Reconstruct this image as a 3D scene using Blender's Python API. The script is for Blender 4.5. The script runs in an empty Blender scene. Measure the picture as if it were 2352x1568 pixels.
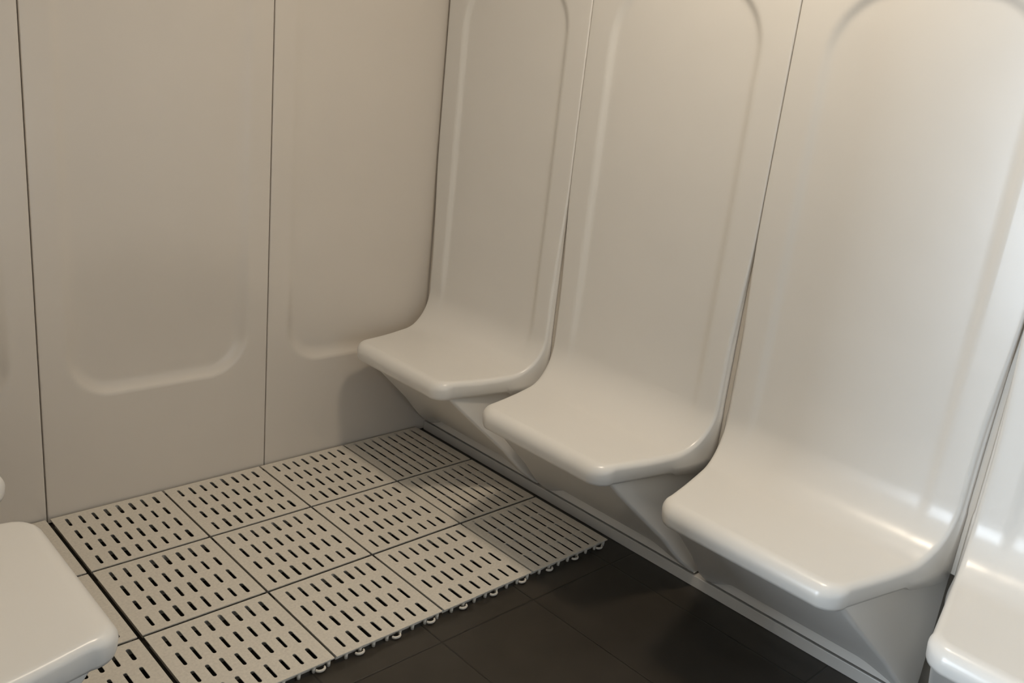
import bpy, bmesh, math, random
from mathutils import Vector, Matrix

scn = bpy.context.scene
COL = scn.collection
random.seed(4)
PI = math.pi


# ------------------------------------------------------------------ helpers
def link(o, parent=None):
    COL.objects.link(o)
    if parent is not None:
        o.parent = parent
    return o


def mesh_obj(name, verts, faces, mat, parent=None, smooth=False, normals=None):
    me = bpy.data.meshes.new(name)
    me.from_pydata([tuple(v) for v in verts], [], faces)
    me.materials.append(mat)
    me.validate()
    if smooth:
        me.polygons.foreach_set('use_smooth', [True] * len(me.polygons))
    me.update()
    if normals is not None:
        me.normals_split_custom_set_from_vertices([tuple(n) for n in normals])
    return link(bpy.data.objects.new(name, me), parent)


def bm_obj(name, bm, mat, parent=None, smooth=False):
    me = bpy.data.meshes.new(name)
    bmesh.ops.recalc_face_normals(bm, faces=bm.faces)
    bm.to_mesh(me)
    bm.free()
    me.materials.append(mat)
    if smooth:
        me.polygons.foreach_set('use_smooth', [True] * len(me.polygons))
    return link(bpy.data.objects.new(name, me), parent)


def add_box(bm, x0, x1, y0, y1, z0, z1, bevel=0.0, seg=2):
    r = bmesh.ops.create_cube(bm, size=1.0)
    for v in r['verts']:
        v.co = Vector((x0 + (v.co.x + .5) * (x1 - x0), y0 + (v.co.y + .5) * (y1 - y0), z0 + (v.co.z + .5) * (z1 - z0)))
    if bevel:
        es = list({e for v in r['verts'] for e in v.link_edges})
        bmesh.ops.bevel(bm, geom=es, offset=bevel, segments=seg, affect='EDGES', profile=.5)


def structure(o):
    o['kind'] = 'structure'
    return o


def thing(name, loc, label, cat, group=None, rz=0.0):
    o = bpy.data.objects.new(name, None)
    o.empty_display_size = .1
    o.location = loc
    o.rotation_euler = (0, 0, rz)
    tag(o, label, cat, group)
    return link(o)


def tag(o, label, cat, group=None):
    o['label'] = label
    o['category'] = cat
    if group:
        o['group'] = group
    return o


def dup(root, loc, label, rz=0.0):
    r = root.copy()
    r.location = loc
    r.rotation_euler = (0, 0, rz)
    r['label'] = label
    link(r)
    for ch in list(root.children):
        c = ch.copy()
        link(c, r)
        for g in list(ch.children):
            d = g.copy()
            link(d, c)
    return r


def sstep(a, b, x):
    t = min(1.0, max(0.0, (x - a) / (b - a)))
    return t * t * (3 - 2 * t)


def lerp_tab(tab, x):
    if x <= tab[0][0]:
        return tab[0][1]
    for (x0, y0), (x1, y1) in zip(tab, tab[1:]):
        if x <= x1:
            return y0 + (y1 - y0) * (x - x0) / (x1 - x0)
    return tab[-1][1]


# ------------------------------------------------------------------ materials
def new_mat(name):
    m = bpy.data.materials.new(name)
    m.use_nodes = True
    nt = m.node_tree
    return m, nt, nt.nodes['Principled BSDF']


def gelcoat(name, col, rough=.22, coat=.35, var=.03):
    m, nt, b = new_mat(name)
    b.inputs['Roughness'].default_value = rough
    b.inputs['Coat Weight'].default_value = coat
    b.inputs['Coat Roughness'].default_value = .2
    b.inputs['IOR'].default_value = 1.48
    tc = nt.nodes.new('ShaderNodeTexCoord')
    nz = nt.nodes.new('ShaderNodeTexNoise')
    nz.inputs['Scale'].default_value = 3.0
    nz.inputs['Detail'].default_value = 3.0
    nt.links.new(tc.outputs['Object'], nz.inputs['Vector'])
    rp = nt.nodes.new('ShaderNodeValToRGB')
    rp.color_ramp.elements[0].position = .3
    rp.color_ramp.elements[1].position = .7
    rp.color_ramp.elements[0].color = (*[c * (1 - var) for c in col], 1)
    rp.color_ramp.elements[1].color = (*col, 1)
    nt.links.new(nz.outputs['Fac'], rp.inputs['Fac'])
    nt.links.new(rp.outputs['Color'], b.inputs['Base Color'])
    # faint waviness of a moulded gloss surface
    nb = nt.nodes.new('ShaderNodeTexNoise')
    nb.inputs['Scale'].default_value = 9.0
    nb.inputs['Detail'].default_value = 1.0
    nt.links.new(tc.outputs['Object'], nb.inputs['Vector'])
    bp = nt.nodes.new('ShaderNodeBump')
    bp.inputs['Strength'].default_value = .04
    bp.inputs['Distance'].default_value = .02
    nt.links.new(nb.outputs['Fac'], bp.inputs['Height'])
    nt.links.new(bp.outputs['Normal'], b.inputs['Normal'])
    return m


def plain(name, col, rough=.6, noise=0.0, scale=40.0, bump=0.0):
    m, nt, b = new_mat(name)
    b.inputs['Roughness'].default_value = rough
    tc = nt.nodes.new('ShaderNodeTexCoord')
    nz = nt.nodes.new('ShaderNodeTexNoise')
    nz.inputs['Scale'].default_value = scale
    nz.inputs['Detail'].default_value = 4.0
    nt.links.new(tc.outputs['Object'], nz.inputs['Vector'])
    rp = nt.nodes.new('ShaderNodeValToRGB')
    rp.color_ramp.elements[0].position = .3
    rp.color_ramp.elements[1].position = .7
    rp.color_ramp.elements[0].color = (*[c * (1 - noise) for c in col], 1)
    rp.color_ramp.elements[1].color = (*[min(1, c * (1 + noise)) for c in col], 1)
    nt.links.new(nz.outputs['Fac'], rp.inputs['Fac'])
    nt.links.new(rp.outputs['Color'], b.inputs['Base Color'])
    if bump:
        bp = nt.nodes.new('ShaderNodeBump')
        bp.inputs['Strength'].default_value = bump
        bp.inputs['Distance'].default_value = .002
        nt.links.new(nz.outputs['Fac'], bp.inputs['Height'])
        nt.links.new(bp.outputs['Normal'], b.inputs['Normal'])
    return m


M_SEAT = gelcoat('white_gelcoat', (.80, .775, .735), .28, .2)
M_PANEL = gelcoat('wall_gelcoat', (.655, .60, .53), .30, .3)
M_PLINTH = gelcoat('plinth_gelcoat', (.62, .60, .57), .35, .15)
M_MAT = plain('beige_plastic_mat', (.68, .63, .55), .62, .07, 160.0, .25)
M_WALL = plain('painted_wall', (.60, .57, .52), .7, .03, 6.0)
M_JOINT = plain('dark_joint', (.10, .085, .07), .8, .1, 30.0)
M_CEIL = plain('ceiling_paint', (.78, .76, .72), .7, .02, 5.0)
M_METAL = plain('white_metal_frame', (.75, .75, .75), .4, .02, 30.0)


def floor_mat():
    m, nt, b = new_mat('dark_stone_tile')
    N = nt.nodes.new
    L = nt.links.new
    tc = N('ShaderNodeTexCoord')
    sp = N('ShaderNodeSeparateXYZ')
    L(tc.outputs['Object'], sp.inputs['Vector'])

    def cell(sock, off, size):
        a = N('ShaderNodeMath'); a.operation = 'SUBTRACT'; L(sock, a.inputs[0]); a.inputs[1].default_value = off
        d = N('ShaderNodeMath'); d.operation = 'DIVIDE'; L(a.outputs[0], d.inputs[0]); d.inputs[1].default_value = size
        fl = N('ShaderNodeMath'); fl.operation = 'FLOOR'; L(d.outputs[0], fl.inputs[0])
        fr = N('ShaderNodeMath'); fr.operation = 'SUBTRACT'; L(d.outputs[0], fr.inputs[0]); L(fl.outputs[0], fr.inputs[1])
        s = N('ShaderNodeMath'); s.operation = 'SUBTRACT'; L(fr.outputs[0], s.inputs[0]); s.inputs[1].default_value = .5
        ab = N('ShaderNodeMath'); ab.operation = 'ABSOLUTE'; L(s.outputs[0], ab.inputs[0])
        ds = N('ShaderNodeMath'); ds.operation = 'SUBTRACT'; ds.inputs[0].default_value = .5; L(ab.outputs[0], ds.inputs[1])
        mm = N('ShaderNodeMath'); mm.operation = 'MULTIPLY'; L(ds.outputs[0], mm.inputs[0]); mm.inputs[1].default_value = size
        return mm.outputs[0], fl.outputs[0]

    dx, ix = cell(sp.outputs['X'], .541, .295)
    dy, iy = cell(sp.outputs['Y'], -.971, .595)
    mn = N('ShaderNodeMath'); mn.operation = 'MINIMUM'; L(dx, mn.inputs[0]); L(dy, mn.inputs[1])
    gr = N('ShaderNodeMapRange'); L(mn.outputs[0], gr.inputs['Value'])
    gr.inputs['From Min'].default_value = .0012
    gr.inputs['From Max'].default_value = .0030
    cmb = N('ShaderNodeCombineXYZ'); L(ix, cmb.inputs[0]); L(iy, cmb.inputs[1])
    wn = N('ShaderNodeTexWhiteNoise'); L(cmb.outputs[0], wn.inputs['Vector'])
    nz = N('ShaderNodeTexNoise'); nz.inputs['Scale'].default_value = 7.0; nz.inputs['Detail'].default_value = 4.0
    L(tc.outputs['Object'], nz.inputs['Vector'])
    rp = N('ShaderNodeValToRGB')
    rp.color_ramp.elements[0].position = .3; rp.color_ramp.elements[1].position = .72
    rp.color_ramp.elements[0].color = (.035, .029, .022, 1)
    rp.color_ramp.elements[1].color = (.049, .041, .032, 1)
    L(nz.outputs['Fac'], rp.inputs['Fac'])
    hv = N('ShaderNodeMapRange'); L(wn.outputs['Value'], hv.inputs['Value'])
    hv.inputs['To Min'].default_value = .9; hv.inputs['To Max'].default_value = 1.08
    mx = N('ShaderNodeMix'); mx.data_type = 'RGBA'; mx.blend_type = 'MULTIPLY'; mx.inputs['Factor'].default_value = 1
    L(rp.outputs['Color'], mx.inputs['A']); L(hv.outputs['Result'], mx.inputs['B'])
    fin = N('ShaderNodeMix'); fin.data_type = 'RGBA'
    L(gr.outputs['Result'], fin.inputs['Factor'])
    fin.inputs['A'].default_value = (.018, .014, .010, 1)
    L(mx.outputs['Result'], fin.inputs['B'])
    L(fin.outputs['Result'], b.inputs['Base Color'])
    b.inputs['Roughness'].default_value = .32
    bp = N('ShaderNodeBump'); bp.inputs['Strength'].default_value = .5; bp.inputs['Distance'].default_value = .0015
    L(gr.outputs['Result'], bp.inputs['Height'])
    L(bp.outputs['Normal'], b.inputs['Normal'])
    return m


M_FLOOR = floor_mat()

# ------------------------------------------------------------------ the place: levels
MT = .020            # top of the duckboard mat above the floor
XR = 1.200           # face of the right-hand row of moulded backs
XL = -.549           # face of the left-hand row
BND = [0.0, -.587, -1.185, -1.776, -2.370]     # joints of the seat row along the right wall
W = .590             # width of one seat module
CEIL = 2.34
TOP = 2.30           # top of the moulded parts


# ------------------------------------------------------------------ one moulded seat module
# local frame: u = +X away from the wall (0 = face of the back), Y along the wall (0 = middle), Z up
def seat_profile():
    """rows: (u, z, nu, nz, inset of the outer edge, edge radius, tag)"""
    R, uc, zc = .112, .115, .503 + MT
    rows = []
    zs = [TOP, 2.1, 1.9, 1.75, 1.65, 1.60] + [1.56 - .0075 * i for i in range(40)]
    zz = zs[-1]
    while zz > 1.0:
        zz -= .03; zs.append(zz)
    while zz > zc + .03:
        zz -= .022; zs.append(zz)
    for z in zs:
        u = .003 * sstep(1.0, zc, z)
        rows.append((u, z, 1, 0, 'back'))
    nf = 22
    for i in range(nf + 1):
        a = PI / 2 * i / nf
        rows.append((uc - R * math.cos(a), zc - R * math.sin(a), math.cos(a), math.sin(a), 'back' if i < nf * .62 else 'seat'))
    rc = .026
    uend = .311
    for i in range(1, 8):
        u = uc + (uend - rc - uc) * i / 7
        rows.append((u, zc - R - .002 * math.sin(PI * i / 7), 0, 1, 'seat'))
    for i in range(1, 10):
        a = PI / 2 * i / 9
        rows.append((uend - rc + rc * math.sin(a), zc - R, 0, 1, ('arc', a)))
    return rows, rc, uend


def edge_inset(u, z):
    """how far the side of the module steps in from the joint"""
    if z > .62 + MT:
        return .0007 + .0123 * sstep(.98, .60 + MT, z)
    k = min(1.0, max(0.0, (u - .003) / .285))
    return (.013 + .064 * k) if u > .004 else .013


def edge_radius(u, z):
    if z > .62 + MT:
        return .004 + .006 * sstep(1.05, .62 + MT, z)
    k = min(1.0, max(0.0, (u - .003) / .12))
    return .010 + .006 * k


def recess(y, z):
    """depth of the shallow arched dish in the back"""
    hw, zt, rad = .222, 1.486 + MT, .150
    qx = abs(y) - (hw - rad)
    qz = z - (zt - rad)
    d = math.hypot(max(qx, 0), max(qz, 0)) + min(max(qx, qz), 0) - rad
    return .008 * sstep(0, .020, -d) * sstep(.385 + MT, .62 + MT, z)


def build_seat_meshes():
    rows, rc, uend = seat_profile()
    xi = []
    nc = 76
    for j in range(nc + 1):
        xi.append(-1 + 2 * j / nc)
    ZB = .337 + MT                         # underside of the seat rim
    V, F, tags = [], [], []
    grid = []
    info = []
    for (u, z, nu, nz, kind) in rows:
        r = edge_radius(u, z)
        w = W / 2 - .0 - edge_inset(min(u, .300), z) - r
        if isinstance(kind, tuple):
            r = .016 + .014 * kind[1] / (PI / 2)
            w -= rc * (1 - math.cos(kind[1]))
        row = []
        for x in xi:
            y = w * x
            d = recess(y, z) if nz < .999 else 0.0
            row.append(len(V))
            V.append(Vector((u - nu * d, y, z - nz * d)))
        grid.append(row)
        info.append((u, z, nu, nz, r, w))
    nr = len(rows)
    kinds = ['back' if k == 'back' else 'seat' for (_, _, _, _, k) in rows]
    split = kinds.index('seat')
    for i in range(nr - 1):
        for j in range(nc):
            F.append((grid[i][j], grid[i + 1][j], grid[i + 1][j + 1], grid[i][j + 1]))
            tags.append('back' if i < split else 'seat')
    # outline: left side going down, front edge, right side going up
    path = [(i, 0) for i in range(nr)] + [(nr - 1, j) for j in range(1, nc)] + [(i, nc) for i in range(nr - 1, -1, -1)]
    pts = [V[grid[i][j]] for i, j in path]
    loops = []
    fold0 = next(k for k, rw in enumerate(rows) if rw[2] < .9999 and rw[3] > 0)
    for k, (i, j) in enumerate(path):
        u, z, nu, nz, r, w = info[i]
        n = Vector((nu, 0, nz))
        t = (pts[min(k + 1, len(pts) - 1)] - pts[max(k - 1, 0)])
        t.normalize()
        o = t.cross(n)
        o.normalize()
        if k < len(path) // 2 and j == 0 and o.y > 0:
            o = -o
        if j == nc and o.y < 0:
            o = -o
        if i == nr - 1 and 0 < j < nc and o.x < 0:
            o = -o
        p = V[grid[i][j]]
        ring = [grid[i][j]]
        ns = 6
        for q in range(1, ns + 1):
            a = PI / 2 * q / ns
            ring.append(len(V))
            V.append(p + o * (r * math.sin(a)) - n * (r * (1 - math.cos(a))))
        e = V[ring[-1]]
        # skirt foot
        if nz < .001:                       # back: straight to the wall
            b = Vector((-.012, math.copysign(abs(e.y) + (W / 2 - .004 - abs(e.y)) * .8 if abs(e.y) < W / 2 - .004 else abs(e.y), e.y), e.z))
            under = Vector((-.014, e.y * .985, e.z))
        elif nz < .999:                     # fold: slide along the wall, then along the underside
            f = math.atan2(nz, nu) / (PI / 2)
            la, lb = (.500 + MT) - ZB, .130
            s = f * (la + lb)
            if s < la:
                b = Vector((-.012, math.copysign(W / 2 - .004, e.y), .500 + MT - s))
            else:
                b = Vector((-.012 + (s - la), math.copysign((W / 2 - .004) * (1 - (s - la) / lb) + abs(e.y) * (s - la) / lb, e.y), ZB))
            under = b + Vector((0, -.015 if e.y > 0 else .015, 0))
        else:
            b = Vector((e.x, e.y, ZB + .010)) - Vector((o.x, o.y, 0)) * .002
            under = None
        m1 = e.lerp(b, .5)
        ring.append(len(V)); V.append(m1)
        ring.append(len(V)); V.append(b)
        if under is None:
            oo = Vector((o.x, o.y, 0))
            c1 = Vector((b.x, b.y, ZB)) - oo * .003 + Vector((0, 0, .0025))
            c2 = Vector((b.x, b.y, ZB)) - oo * .010
            c3 = c2 - oo * .03
        else:
            c1 = b.lerp(under, .2); c2 = b.lerp(under, .6); c3 = under
        for c in (c1, c2, c3):
            ring.append(len(V)); V.append(c)
        loops.append(ring)
    for k in range(len(path) - 1):
        a, b = loops[k], loops[k + 1]
        ia, ib = path[k][0], path[k + 1][0]
        tg = 'back' if min(ia, ib) < split else 'seat'
        for q in range(len(a) - 1):
            F.append((a[q], a[q + 1], b[q + 1], b[q]))
            tags.append(tg)
    # vertex normals of the whole shell
    me = bpy.data.meshes.new('tmp_shell')
    bm = bmesh.new()
    vs = [bm.verts.new(v) for v in V]
    bm.verts.ensure_lookup_table()
    for f in F:
        try:
            bm.faces.new([vs[i] for i in f])
        except ValueError:
            pass
    bm.faces.ensure_lookup_table()
    bmesh.ops.recalc_face_normals(bm, faces=bm.faces)
    # orient outward: the middle of the back looks along +u
    probe = bm.faces[nc // 2]
    probe.normal_update()
    flip = probe.normal.x < 0
    if flip:
        bmesh.ops.reverse_faces(bm, faces=bm.faces)
    bm.normal_update()
    normals = [v.normal.copy() for v in bm.verts]
    faces = [tuple(v.index for v in f.verts) for f in bm.faces]
    bm.verts.index_update()
    faces = [tuple(v.index for v in f.verts) for f in bm.faces]
    bm.free()
    bpy.data.meshes.remove(me)
    out = {}
    for tg in ('back', 'seat'):
        idx, vv, nn, ff = {}, [], [], []
        for f, t in zip(faces, tags):
            if t != tg:
                continue
            g = []
            for i in f:
                if i not in idx:
                    idx[i] = len(vv); vv.append(V[i]); nn.append(normals[i])
                g.append(idx[i])
            ff.append(tuple(g))
        out[tg] = (vv, ff, nn)
    return out


def build_support():
    """inclined underside that carries the seat down to the plinth; returns verts, faces"""
    prof = [(.306, .354), (.302, .347), (.292, .337), (.255, .299), (.215, .260), (.175, .222), (.135, .184), (.095, .146), (.058, .112), (.024, .084), (-.006, .067), (-.026, .060)]
    nyc = 40
    V, F = [], []
    rows = []
    for k, (u, z) in enumerate(prof):
        z += MT
        hw = W / 2 - .016 - .068 * max(0.0, min(1.0, (u + .01) / .30))
        rr = .013
        row = []
        # left side back at the wall, rounded front corner, front face, rounded corner, right side
        hw_w = W / 2 - .018
        line = [(-.062, -hw_w)]
        for q in (.25, .5, .75):
            if u - rr > -.062:
                line.append((-.062 + (u - rr + .0125) * q, -(hw_w + (hw - hw_w) * q)))
            else:
                line.append((-.062, -hw_w + .001 * q))
        for q in range(6):
            a = PI / 2 * q / 5
            uu = max(-.062, u - rr + rr * math.sin(a))
            line.append((uu, -(hw - rr + rr * math.cos(a))))
        for q in range(1, nyc):
            t = -1 + 2 * q / nyc
            line.append((u, (hw - rr) * t))
        line += [(a, -b) for a, b in reversed(line[:10])]
        # foot: near both ends the face runs on down to the plinth
        for (uu, y) in line:
            zz = z
            uo = uu
            if k >= 8:
                e = sstep(.16, .268, abs(y))
                dz = (k - 7) / 4.0 * .038 * e
                zz = z - dz
                uo = uu - (.15 * dz if uu > -.061 else 0)
            row.append(len(V)); V.append(Vector((uo, y, zz)))
        rows.append(row)
    # base strip under the face, set back a little
    n = len(rows[0])
    r1, r2 = [], []
    for q in range(n):
        v = V[rows[-1][q]]
        uo = -.0355 if v.x > -.061 else -.062
        r1.append(len(V)); V.append(Vector((uo, v.y, v.z - .001)))
        r2.append(len(V)); V.append(Vector((uo - .001, v.y, .0400)))
    rows += [r1, r2]
    for a, b in zip(rows, rows[1:]):
        for q in range(n - 1):
            F.append((a[q], b[q], b[q + 1], a[q + 1]))
    return V, F


shell = build_seat_meshes()
sv, sf = build_support()


def auto_sharp(o, deg):
    me = o.data
    bm = bmesh.new(); bm.from_mesh(me)
    bmesh.ops.recalc_face_normals(bm, faces=bm.faces)
    for e in bm.edges:
        if len(e.link_faces) == 2 and e.calc_face_angle(0) > math.radians(deg):
            e.smooth = False
    bm.to_mesh(me); bm.free()


G_SEATS = 'moulded seats along the walls of the cabin'
seat0 = thing('moulded_seat', (XR, (BND[0] + BND[1]) / 2 - .0035, 0),
              'white moulded seat in the far corner, hard against the back wall', 'seat', G_SEATS, PI)
bk = mesh_obj('backrest', *shell['back'][:2], M_SEAT, seat0, True, shell['back'][2])
st = mesh_obj('seat', *shell['seat'][:2], M_SEAT, seat0, True, shell['seat'][2])
sp = mesh_obj('support', sv, sf, M_SEAT, seat0, True)
auto_sharp(sp, 35)


def mid(k):
    return (BND[k] + BND[k + 1]) / 2 - (.0035 if k == 0 else 0)


dup(seat0, (XR, mid(1), 0), 'white moulded seat second from the back wall, between the corner seat and the largest one', PI)
dup(seat0, (XR, mid(2), 0), 'large white moulded seat whose arched back top shows whole, standing over the dark bare tiles', PI)
dup(seat0, (XR, mid(3), 0), 'bright daylit white seat cut off by the bottom right corner of the photo', PI)
lf = dup(seat0, (XL, mid(1) + .012, 0), 'rounded white seat corner covering the mats at the bottom left of the photo', 0)
lg = dup(seat0, (XL, mid(0), 0), 'sliver of a rounded seat edge at the left border beside the back wall', 0)


# the modules are cut to their bays, so only a hairline joint stays between them
for o in list(COL.objects):
    if o.name.startswith('moulded_seat'):
        if o.location.x < 0:
            o.scale.y = .980
        else:
            k = min(range(4), key=lambda q: abs(mid(q) - o.location.y))
            o.scale.y = ((BND[k] - BND[k + 1]) - (.007 if k == 0 else 0.0) - .0008) / W

# ------------------------------------------------------------------ back wall panels with an arched dish
def panel_mesh(w, h):
    hw, rad, zb, dep, slope = w / 2 - .066, .115, .335, .016, .040

    def rec(x, z):
        qx = abs(x) - (hw - rad)
        zc = (zb + 1.50) / 2
        hz = (1.50 - zb) / 2
        qz = abs(z - zc) - (hz - rad)
        d = math.hypot(max(qx, 0), max(qz, 0)) + min(max(qx, qz), 0) - rad
        t = min(1, max(0, -d / slope))
        # crisp outer edge, long soft run-out into the dish
        return (.005 + (dep - .005) * sstep(.75, .42, z)) * (1 - (1 - t) ** 2.2)
    xs = [-w / 2 + .004 + (w - .008) * i / 84 for i in range(85)]
    zs = []
    z = 0.004
    while z < .30:
        zs.append(z); z += .03
    while z < .50:
        zs.append(z); z += .006
    while z < 1.33:
        zs.append(z); z += .035
    while z < 1.53:
        zs.append(z); z += .007
    while z < h - .05:
        zs.append(z); z += .06
    zs.append(h)
    V, F, g = [], [], []
    for z in zs:
        row = []
        for x in xs:
            row.append(len(V)); V.append(Vector((x, rec(x, z - 0.0 if z < 9 else z), z)))
        g.append(row)
    for i in range(len(zs) - 1):
        for j in range(len(xs) - 1):
            F.append((g[i][j], g[i][j + 1], g[i + 1][j + 1], g[i + 1][j]))
    # rounded side returns, 26 mm deep
    for j, s in ((0, -1), (len(xs) - 1, 1)):
        prev = [g[i][j] for i in range(len(zs))]
        for q in range(1, 6):
            a = PI / 2 * q / 4 if q < 5 else PI / 2
            cur = []
            for i in range(len(zs)):
                x = V[g[i][j]].x + s * .0026 * math.sin(a)
                y = .0026 * (1 - math.cos(a)) if q < 5 else .026
                cur.append(len(V)); V.append(Vector((x, y, zs[i])))
            for i in range(len(zs) - 1):
                f = (prev[i], prev[i + 1], cur[i + 1], cur[i])
                F.append(f if s > 0 else f[::-1])
            prev = cur
    return V, F


PX = [-.6070, 0.0, .6215, 1.2990]
labels = ['narrow strip of beige wall panel left of the leftmost joint, behind the left seats',
          'full beige wall panel with a wide rounded dish, between the two thin wall joints',
          'beige wall panel with rounded dish running behind the corner seat']
for k in range(3):
    x0, x1 = PX[k], PX[k + 1]
    t = thing('recessed_panel', ((x0 + x1) / 2, 0, 0), labels[k], 'wall panel', 'panels of the back wall')
    v, f = panel_mesh(x1 - x0, TOP)
    o = mesh_obj('panel_face', v, f, M_PANEL, t, True)
    auto_sharp(o, 50)

# ------------------------------------------------------------------ the room shell
def room_box(name, x0, x1, y0, y1, z0, z1, mat):
    bm = bmesh.new()
    add_box(bm, x0, x1, y0, y1, z0, z1)
    return structure(bm_obj(name, bm, mat))


YN = -3.30
room_box('floor', -2.8, 1.36, YN - .1, .13, -.10, 0.0, M_FLOOR)
room_box('ceiling', -2.8, 1.36, YN - .1, .13, CEIL, CEIL + .1, M_CEIL)
room_box('wall_back', -2.8, 1.36, .027, .13, 0, CEIL, M_JOINT)
bm = bmesh.new()
add_box(bm, 1.30, 1.36, YN, .027, 0, .37)
add_box(bm, 1.2135, 1.36, YN, -.001, .37, CEIL)
structure(bm_obj('wall_right', bm, M_PANEL))
room_box('wall_left', -.72, -.608, -1.19, .027, 0, CEIL, M_PANEL)
bm = bmesh.new()
add_box(bm, -2.8, -.2, YN - .1, YN, 0, CEIL)
add_box(bm, 1.0, 1.36, YN - .1, YN, 0, CEIL)
add_box(bm, -.2, 1.0, YN - .1, YN, 1.30, CEIL)  # wall piece above an opening added for the low fill light
structure(bm_obj('wall_front', bm, M_WALL))
bm = bmesh.new()
for (a0, a1, b0, b1) in ((-.2, -.15, 0, 1.3), (.95, 1.0, 0, 1.3), (-.15, .95, 1.25, 1.3), (-.15, .95, 0, .05)):
    add_box(bm, a0, a1, YN - .07, YN - .02, b0, b1)
structure(bm_obj('fill_opening_frame', bm, M_METAL))  # added frame around the fill opening, out of view; no known window
# plain lining of the right wall beyond the last seat
room_box('trim_4', 1.200, 1.2130, YN, -2.374, 0, TOP, M_PANEL)
# lobby wall with the window the daylight comes through
bm = bmesh.new()
wy0, wy1, wz0, wz1 = -1.05, -.02, .15, 1.75
add_box(bm, -2.8, -2.7, YN, wy0, 0, CEIL)
add_box(bm, -2.8, -2.7, wy1, .027, 0, CEIL)
add_box(bm, -2.8, -2.7, wy0, wy1, 0, wz0)
add_box(bm, -2.8, -2.7, wy0, wy1, wz1, CEIL)
structure(bm_obj('wall_window', bm, M_WALL))
bm = bmesh.new()
for (a0, a1, b0, b1) in ((wy0, wy0 + .05, wz0, wz1), (wy1 - .05, wy1, wz0, wz1), (wy0 + .05, wy1 - .05, wz0, wz0 + .05), (wy0 + .05, wy1 - .05, wz1 - .05, wz1),
                         ):
    add_box(bm, -2.78, -2.72, a0, a1, b0, b1)
structure(bm_obj('window_1', bm, M_METAL))


# skirting under the rows of seats: a low plinth with a thin joint above it
def plinth(name, xa, xb, y0, y1, sgn):
    bm = bmesh.new()
    add_box(bm, min(xa, xb), max(xa, xb), y0, y1, 0.0, .0325, .002, 2)
    return structure(bm_obj(name, bm, M_PLINTH, None, False))


plinth('baseboard_right', XR + .037, XR + .060, YN, -.002, 1)
plinth('baseboard_left', XL - .037, XL - .0365 - .020, -1.19, -.002, -1)

# ------------------------------------------------------------------ duckboard mat of clip-together tiles
T = .2985


def stadium(cx, cy, hl, hw, n=5):
    pts = []
    for k in range(n + 1):
        a = PI * k / n
        pts.append((cx + hw * math.cos(a), cy + (hl - hw) + hw * math.sin(a)))
    for k in range(n + 1):
        a = PI + PI * k / n
        pts.append((cx + hw * math.cos(a), cy - (hl - hw) + hw * math.sin(a)))
    return pts


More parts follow.
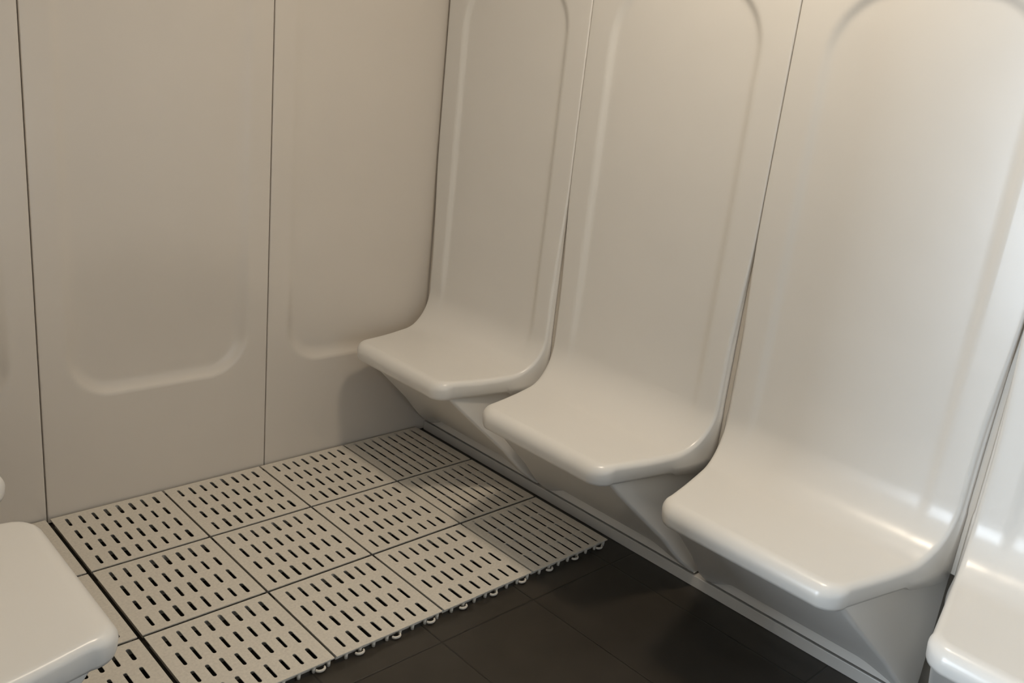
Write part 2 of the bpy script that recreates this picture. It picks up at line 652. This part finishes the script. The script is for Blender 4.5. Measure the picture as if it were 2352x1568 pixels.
def tile_mesh(slot_len, slot_w, jitter):
    V, F = [], []

    def vt(x, y, z):
        V.append(Vector((x, y, z)))
        return len(V) - 1
    e = .0024
    h = T / 2 - e
    hy = T / 2 - .0034
    p = 2 * h / 9.0
    zt, zl = 0.0, -.002
    mx = .006
    y0, y1 = -hy + mx, hy - mx
    cyh = (y1 - y0) / 4.0
    # plain margins
    def quad(xa, xb, ya, yb, z):
        F.append((vt(xa, ya, z), vt(xb, ya, z), vt(xb, yb, z), vt(xa, yb, z)))
    quad(-h, -h + p / 2, -hy, hy, zt)
    quad(h - p / 2, h, -hy, hy, zt)
    quad(-h + p / 2, h - p / 2, -hy, y0, zt)
    quad(-h + p / 2, h - p / 2, y1, hy, zt)
    for i in range(1, 9):
        for j in range(4):
            cx = -h + i * p
            cy = y0 + (j + .5) * cyh
            hl = slot_len / 2 * (1 + random.uniform(-jitter, jitter))
            hw = slot_w / 2 * (1 + random.uniform(-jitter, jitter))
            dx = random.uniform(-jitter, jitter) * .004
            dy = random.uniform(-jitter, jitter) * .010
            st = stadium(cx + dx, cy + dy, hl, hw)
            n = len(st)
            outer = []
            for (x, y) in st:
                ax, ay = x - cx, y - cy
                s = min((p / 2) / max(abs(ax), 1e-9), (cyh / 2) / max(abs(ay), 1e-9))
                # pull the rays out to the cell border
                outer.append((cx + ax * s, cy + ay * s))
            iv = [vt(x, y, zt) for x, y in st]
            lv = [vt(x, y, zl) for x, y in st]
            ov = [vt(x, y, zt) for x, y in outer]
            corners = [(cx + p / 2, cy + cyh / 2), (cx - p / 2, cy + cyh / 2), (cx - p / 2, cy - cyh / 2), (cx + p / 2, cy - cyh / 2)]
            for k in range(n):
                k2 = (k + 1) % n
                a, b = outer[k], outer[k2]
                extra = []
                onx = [abs(abs(q[0] - cx) - p / 2) < 1e-6 for q in (a, b)]
                ony = [abs(abs(q[1] - cy) - cyh / 2) < 1e-6 for q in (a, b)]
                if ony[0] and ony[1] and (a[1] - cy) * (b[1] - cy) < 0:
                    sx = 1 if a[0] + b[0] > 2 * cx else -1
                    sy = 1 if a[1] > cy else -1
                    extra = [vt(cx + sx * p / 2, cy + sy * cyh / 2, zt), vt(cx + sx * p / 2, cy - sy * cyh / 2, zt)]
                elif (onx[0] and ony[1] and not ony[0]) or (ony[0] and onx[1] and not onx[0]):
                    c = min(corners, key=lambda q: (q[0] - (a[0] + b[0]) / 2) ** 2 + (q[1] - (a[1] + b[1]) / 2) ** 2)
                    extra = [vt(c[0], c[1], zt)]
                F.append(tuple([iv[k], ov[k]] + extra + [ov[k2], iv[k2]]))
                F.append((iv[k], iv[k2], lv[k2], lv[k]))
    # outer edge, underside lip and bearing ribs down to the floor
    ed = [(-h, -hy), (h, -hy), (h, hy), (-h, hy)]
    for k in range(4):
        (xa, ya), (xb, yb) = ed[k], ed[(k + 1) % 4]
        F.append((vt(xa, ya, zt), vt(xa, ya, -.0028), vt(xb, yb, -.0028), vt(xb, yb, zt)))
        F.append((vt(xa, ya, -.0028), vt(xa * .96, ya * .9, -.0028), vt(xb * .96, yb * .9, -.0028), vt(xb, yb, -.0028)))
        F.append((vt(xa * .96, ya * .9, -.0028), vt(xa * .96, ya * .9, -MT), vt(xb * .96, yb * .9, -MT), vt(xb * .96, yb * .9, -.0028)))
    # stiffening ribs under the deck between the slot rows
    for j in range(1, 4):
        y = y0 + j * cyh
        F.append((vt(-h * .9, y, -.003), vt(h * .9, y, -.003), vt(h * .9, y, -MT), vt(-h * .9, y, -MT)))
    return V, F


tv, tf = tile_mesh(.0465, .0088, .12)
lv_, lf_ = tile_mesh(.0685, .0082, .04)


def make_tile(name_label, v, f):
    t = thing('mat_tile', (0, 0, 0), name_label, 'floor mat', 'clip-together tiles of the beige duckboard')
    o = mesh_obj('slotted_deck', v, f, M_MAT, t)
    bm = bmesh.new(); bm.from_mesh(o.data)
    bmesh.ops.remove_doubles(bm, verts=bm.verts, dist=.00005)
    bmesh.ops.recalc_face_normals(bm, faces=bm.faces)
    up = sum(fc.normal.z * fc.calc_area() for fc in bm.faces if abs(fc.normal.z) > .9 and fc.calc_center_median().z > -.001)
    if up < 0:
        bmesh.ops.reverse_faces(bm, faces=bm.faces)
    bm.to_mesh(o.data); bm.free()
    return t


def loop_bm():
    """an open clip ring lying low beside the tile edge"""
    bm = bmesh.new()
    n, m = 20, 8
    R, r = .0075, .0026
    ring = []
    for k in range(n + 1):
        a = PI + PI * k / n
        c = Vector((R * 1.35 * math.cos(a), R * math.sin(a) - .001, 0))
        d = Vector((math.cos(a), math.sin(a), 0))
        ring.append([bm.verts.new(c + d * (r * math.cos(b)) + Vector((0, 0, r * 1.4 * math.sin(b)))) for b in [2 * PI * q / m for q in range(m)]])
    for a, b in zip(ring, ring[1:]):
        for q in range(m):
            bm.faces.new((a[q], a[(q + 1) % m], b[(q + 1) % m], b[q]))
    return bm


def peg_bm():
    bm = bmesh.new()
    bmesh.ops.create_cone(bm, cap_ends=True, segments=12, radius1=.0040, radius2=.0048, depth=.0145)
    return bm


COLN = ['leftmost column', 'column left of centre', 'column right of centre', 'column beside the seats']
ROWN = ['back row along the wall', 'middle row', 'front row by the bare tiles']
proto = {}
for j in range(3):
    for i in (-1, 0, 1, 2, 3):
        key = 'long' if i == 3 else 'short'
        y = -(j + .5) * .3 - .004
        x = (i + .5) * .3 + (-.004 if i < 0 else .001)
        if i < 0:
            lab = 'slotted tile left of the thick mat joint, ' + ['touching the back wall', 'a sliver beside the left seat', 'peeping out below the left seat'][j]
        else:
            col = ['first tile right of thick joint', 'second tile right of thick joint', 'third tile right of thick joint', 'line-grooved tile beside the plinth'][i]
            lab = 'slotted tile, ' + col.replace(' tile', '').replace(' joint', ' mat joint') + ', ' + ['row along back wall', 'middle row', 'front row by dark tiles'][j]
        if key not in proto:
            t = make_tile(lab, *((lv_, lf_) if key == 'long' else (tv, tf)))
            proto[key] = t
            t.location = (x, y, MT)
        else:
            t = dup(proto[key], (x, y, MT), lab)
        if j == 2:
            front = proto.setdefault('clips', [])
            h = T / 2 - .0034
            if not front:
                for q in range(3):
                    front.append(('connector_loop', bm_obj('connector_loop', loop_bm(), M_MAT, None, True).data, ((q - 1) * .1 + .012, -h + .001, -.0125)))
                for q in range(8):
                    front.append(('locking_peg', bm_obj('locking_peg', peg_bm(), M_MAT, None, True).data, (-h + (q + .72) * 2 * h / 8, -h + .006, -.0125)))
                for o in list(COL.objects):
                    if o.name.startswith(('connector_loop', 'locking_peg')):
                        bpy.data.objects.remove(o)
            for nm, me, loc in front:
                o = link(bpy.data.objects.new(nm, me), t)
                o.location = loc


# ------------------------------------------------------------------ lamps and daylight
def lamp_panel(x, y, sx, sy, power, col, label):
    t = thing('ceiling_lamp', (x, y, CEIL), label, 'lamp', None)
    bm = bmesh.new()
    add_box(bm, -sx / 2 - .02, sx / 2 + .02, -sy / 2 - .02, sy / 2 + .02, -.022, 0, .004)
    bm_obj('lamp_frame', bm, M_METAL, t)
    m, nt, b = new_mat('lamp_diffuser')
    b.inputs['Base Color'].default_value = (.9, .9, .9, 1)
    b.inputs['Emission Color'].default_value = (*col, 1)
    b.inputs['Emission Strength'].default_value = LAMP_GLOW
    bm = bmesh.new()
    add_box(bm, -sx / 2, sx / 2, -sy / 2, sy / 2, -.026, -.0215)
    bm_obj('diffuser', bm, m, t)
    ld = bpy.data.lights.new('lamp_light', 'AREA')
    ld.shape = 'RECTANGLE'
    ld.size, ld.size_y = sx, sy
    ld.energy = power
    ld.color = col
    lo = bpy.data.objects.new('lamp_light', ld)
    lo.location = (x, y, CEIL - .03)
    link(lo)
    return t


LAMP_GLOW = 12.0
WARM = (1.0, .85, .66)
lamp_panel(.68, -1.25, .22, .22, 9.0, WARM, 'square warm ceiling lamp over the row of white seats')

# daylight coming in through the lobby window
ld = bpy.data.lights.new('window_daylight', 'AREA')
ld.shape = 'RECTANGLE'
ld.size, ld.size_y = wz1 - wz0 - .1, wy1 - wy0 - .1
ld.energy = 104.0
ld.color = (.75, .875, 1.0)
lo = bpy.data.objects.new('window_daylight', ld)
lo.location = (-2.71, (wy0 + wy1) / 2, (wz0 + wz1) / 2)
lo.rotation_euler = (0, -PI / 2, 0)
link(lo)

ld = bpy.data.lights.new('added_fill_light', 'AREA')  # added cool fill to brighten the near sides of the seats, not a known window
ld.shape = 'RECTANGLE'
ld.size, ld.size_y = 1.1, 1.2
ld.energy = 1.2
ld.color = (.80, .90, 1.0)
lo = bpy.data.objects.new('added_fill_light', ld)
lo.location = (.4, YN - .01, .65)
lo.rotation_euler = (PI / 2, 0, 0)
link(lo)

wd = bpy.data.worlds.new('sky')
scn.world = wd
wd.use_nodes = True
bg = wd.node_tree.nodes['Background']
bg.inputs['Color'].default_value = (.75, .86, 1.0, 1)
bg.inputs['Strength'].default_value = .8

# ------------------------------------------------------------------ camera
cam = bpy.data.cameras.new('camera')
cam.sensor_fit = 'HORIZONTAL'
cam.sensor_width = 36.0
cam.lens = 2089.23 * 36.0 / 2352.0
cam.clip_start = .02
co = bpy.data.objects.new('camera', cam)
link(co)
R = ((0.726368, 0.137959, -0.673317), (-0.679274, 0.293427, -0.672672), (0.104768, 0.945975, 0.306848))
Mx = Matrix(((*R[0], -0.65332), (*R[1], -2.28253), (*R[2], 1.28983 + MT), (0, 0, 0, 1)))
co.matrix_world = Mx
scn.camera = co

scn.view_settings.view_transform = 'Standard'
scn.view_settings.look = 'None'
scn.view_settings.gamma = 1.0
scn.view_settings.use_curve_mapping = False
scn.view_settings.exposure = 0.25
scn.cycles.max_bounces = 8
scn.cycles.diffuse_bounces = 6
scn.cycles.glossy_bounces = 3
scn.cycles.use_adaptive_sampling = True
scn.cycles.adaptive_threshold = .05
scn.cycles.adaptive_min_samples = 16
scn.cycles.use_denoising = True
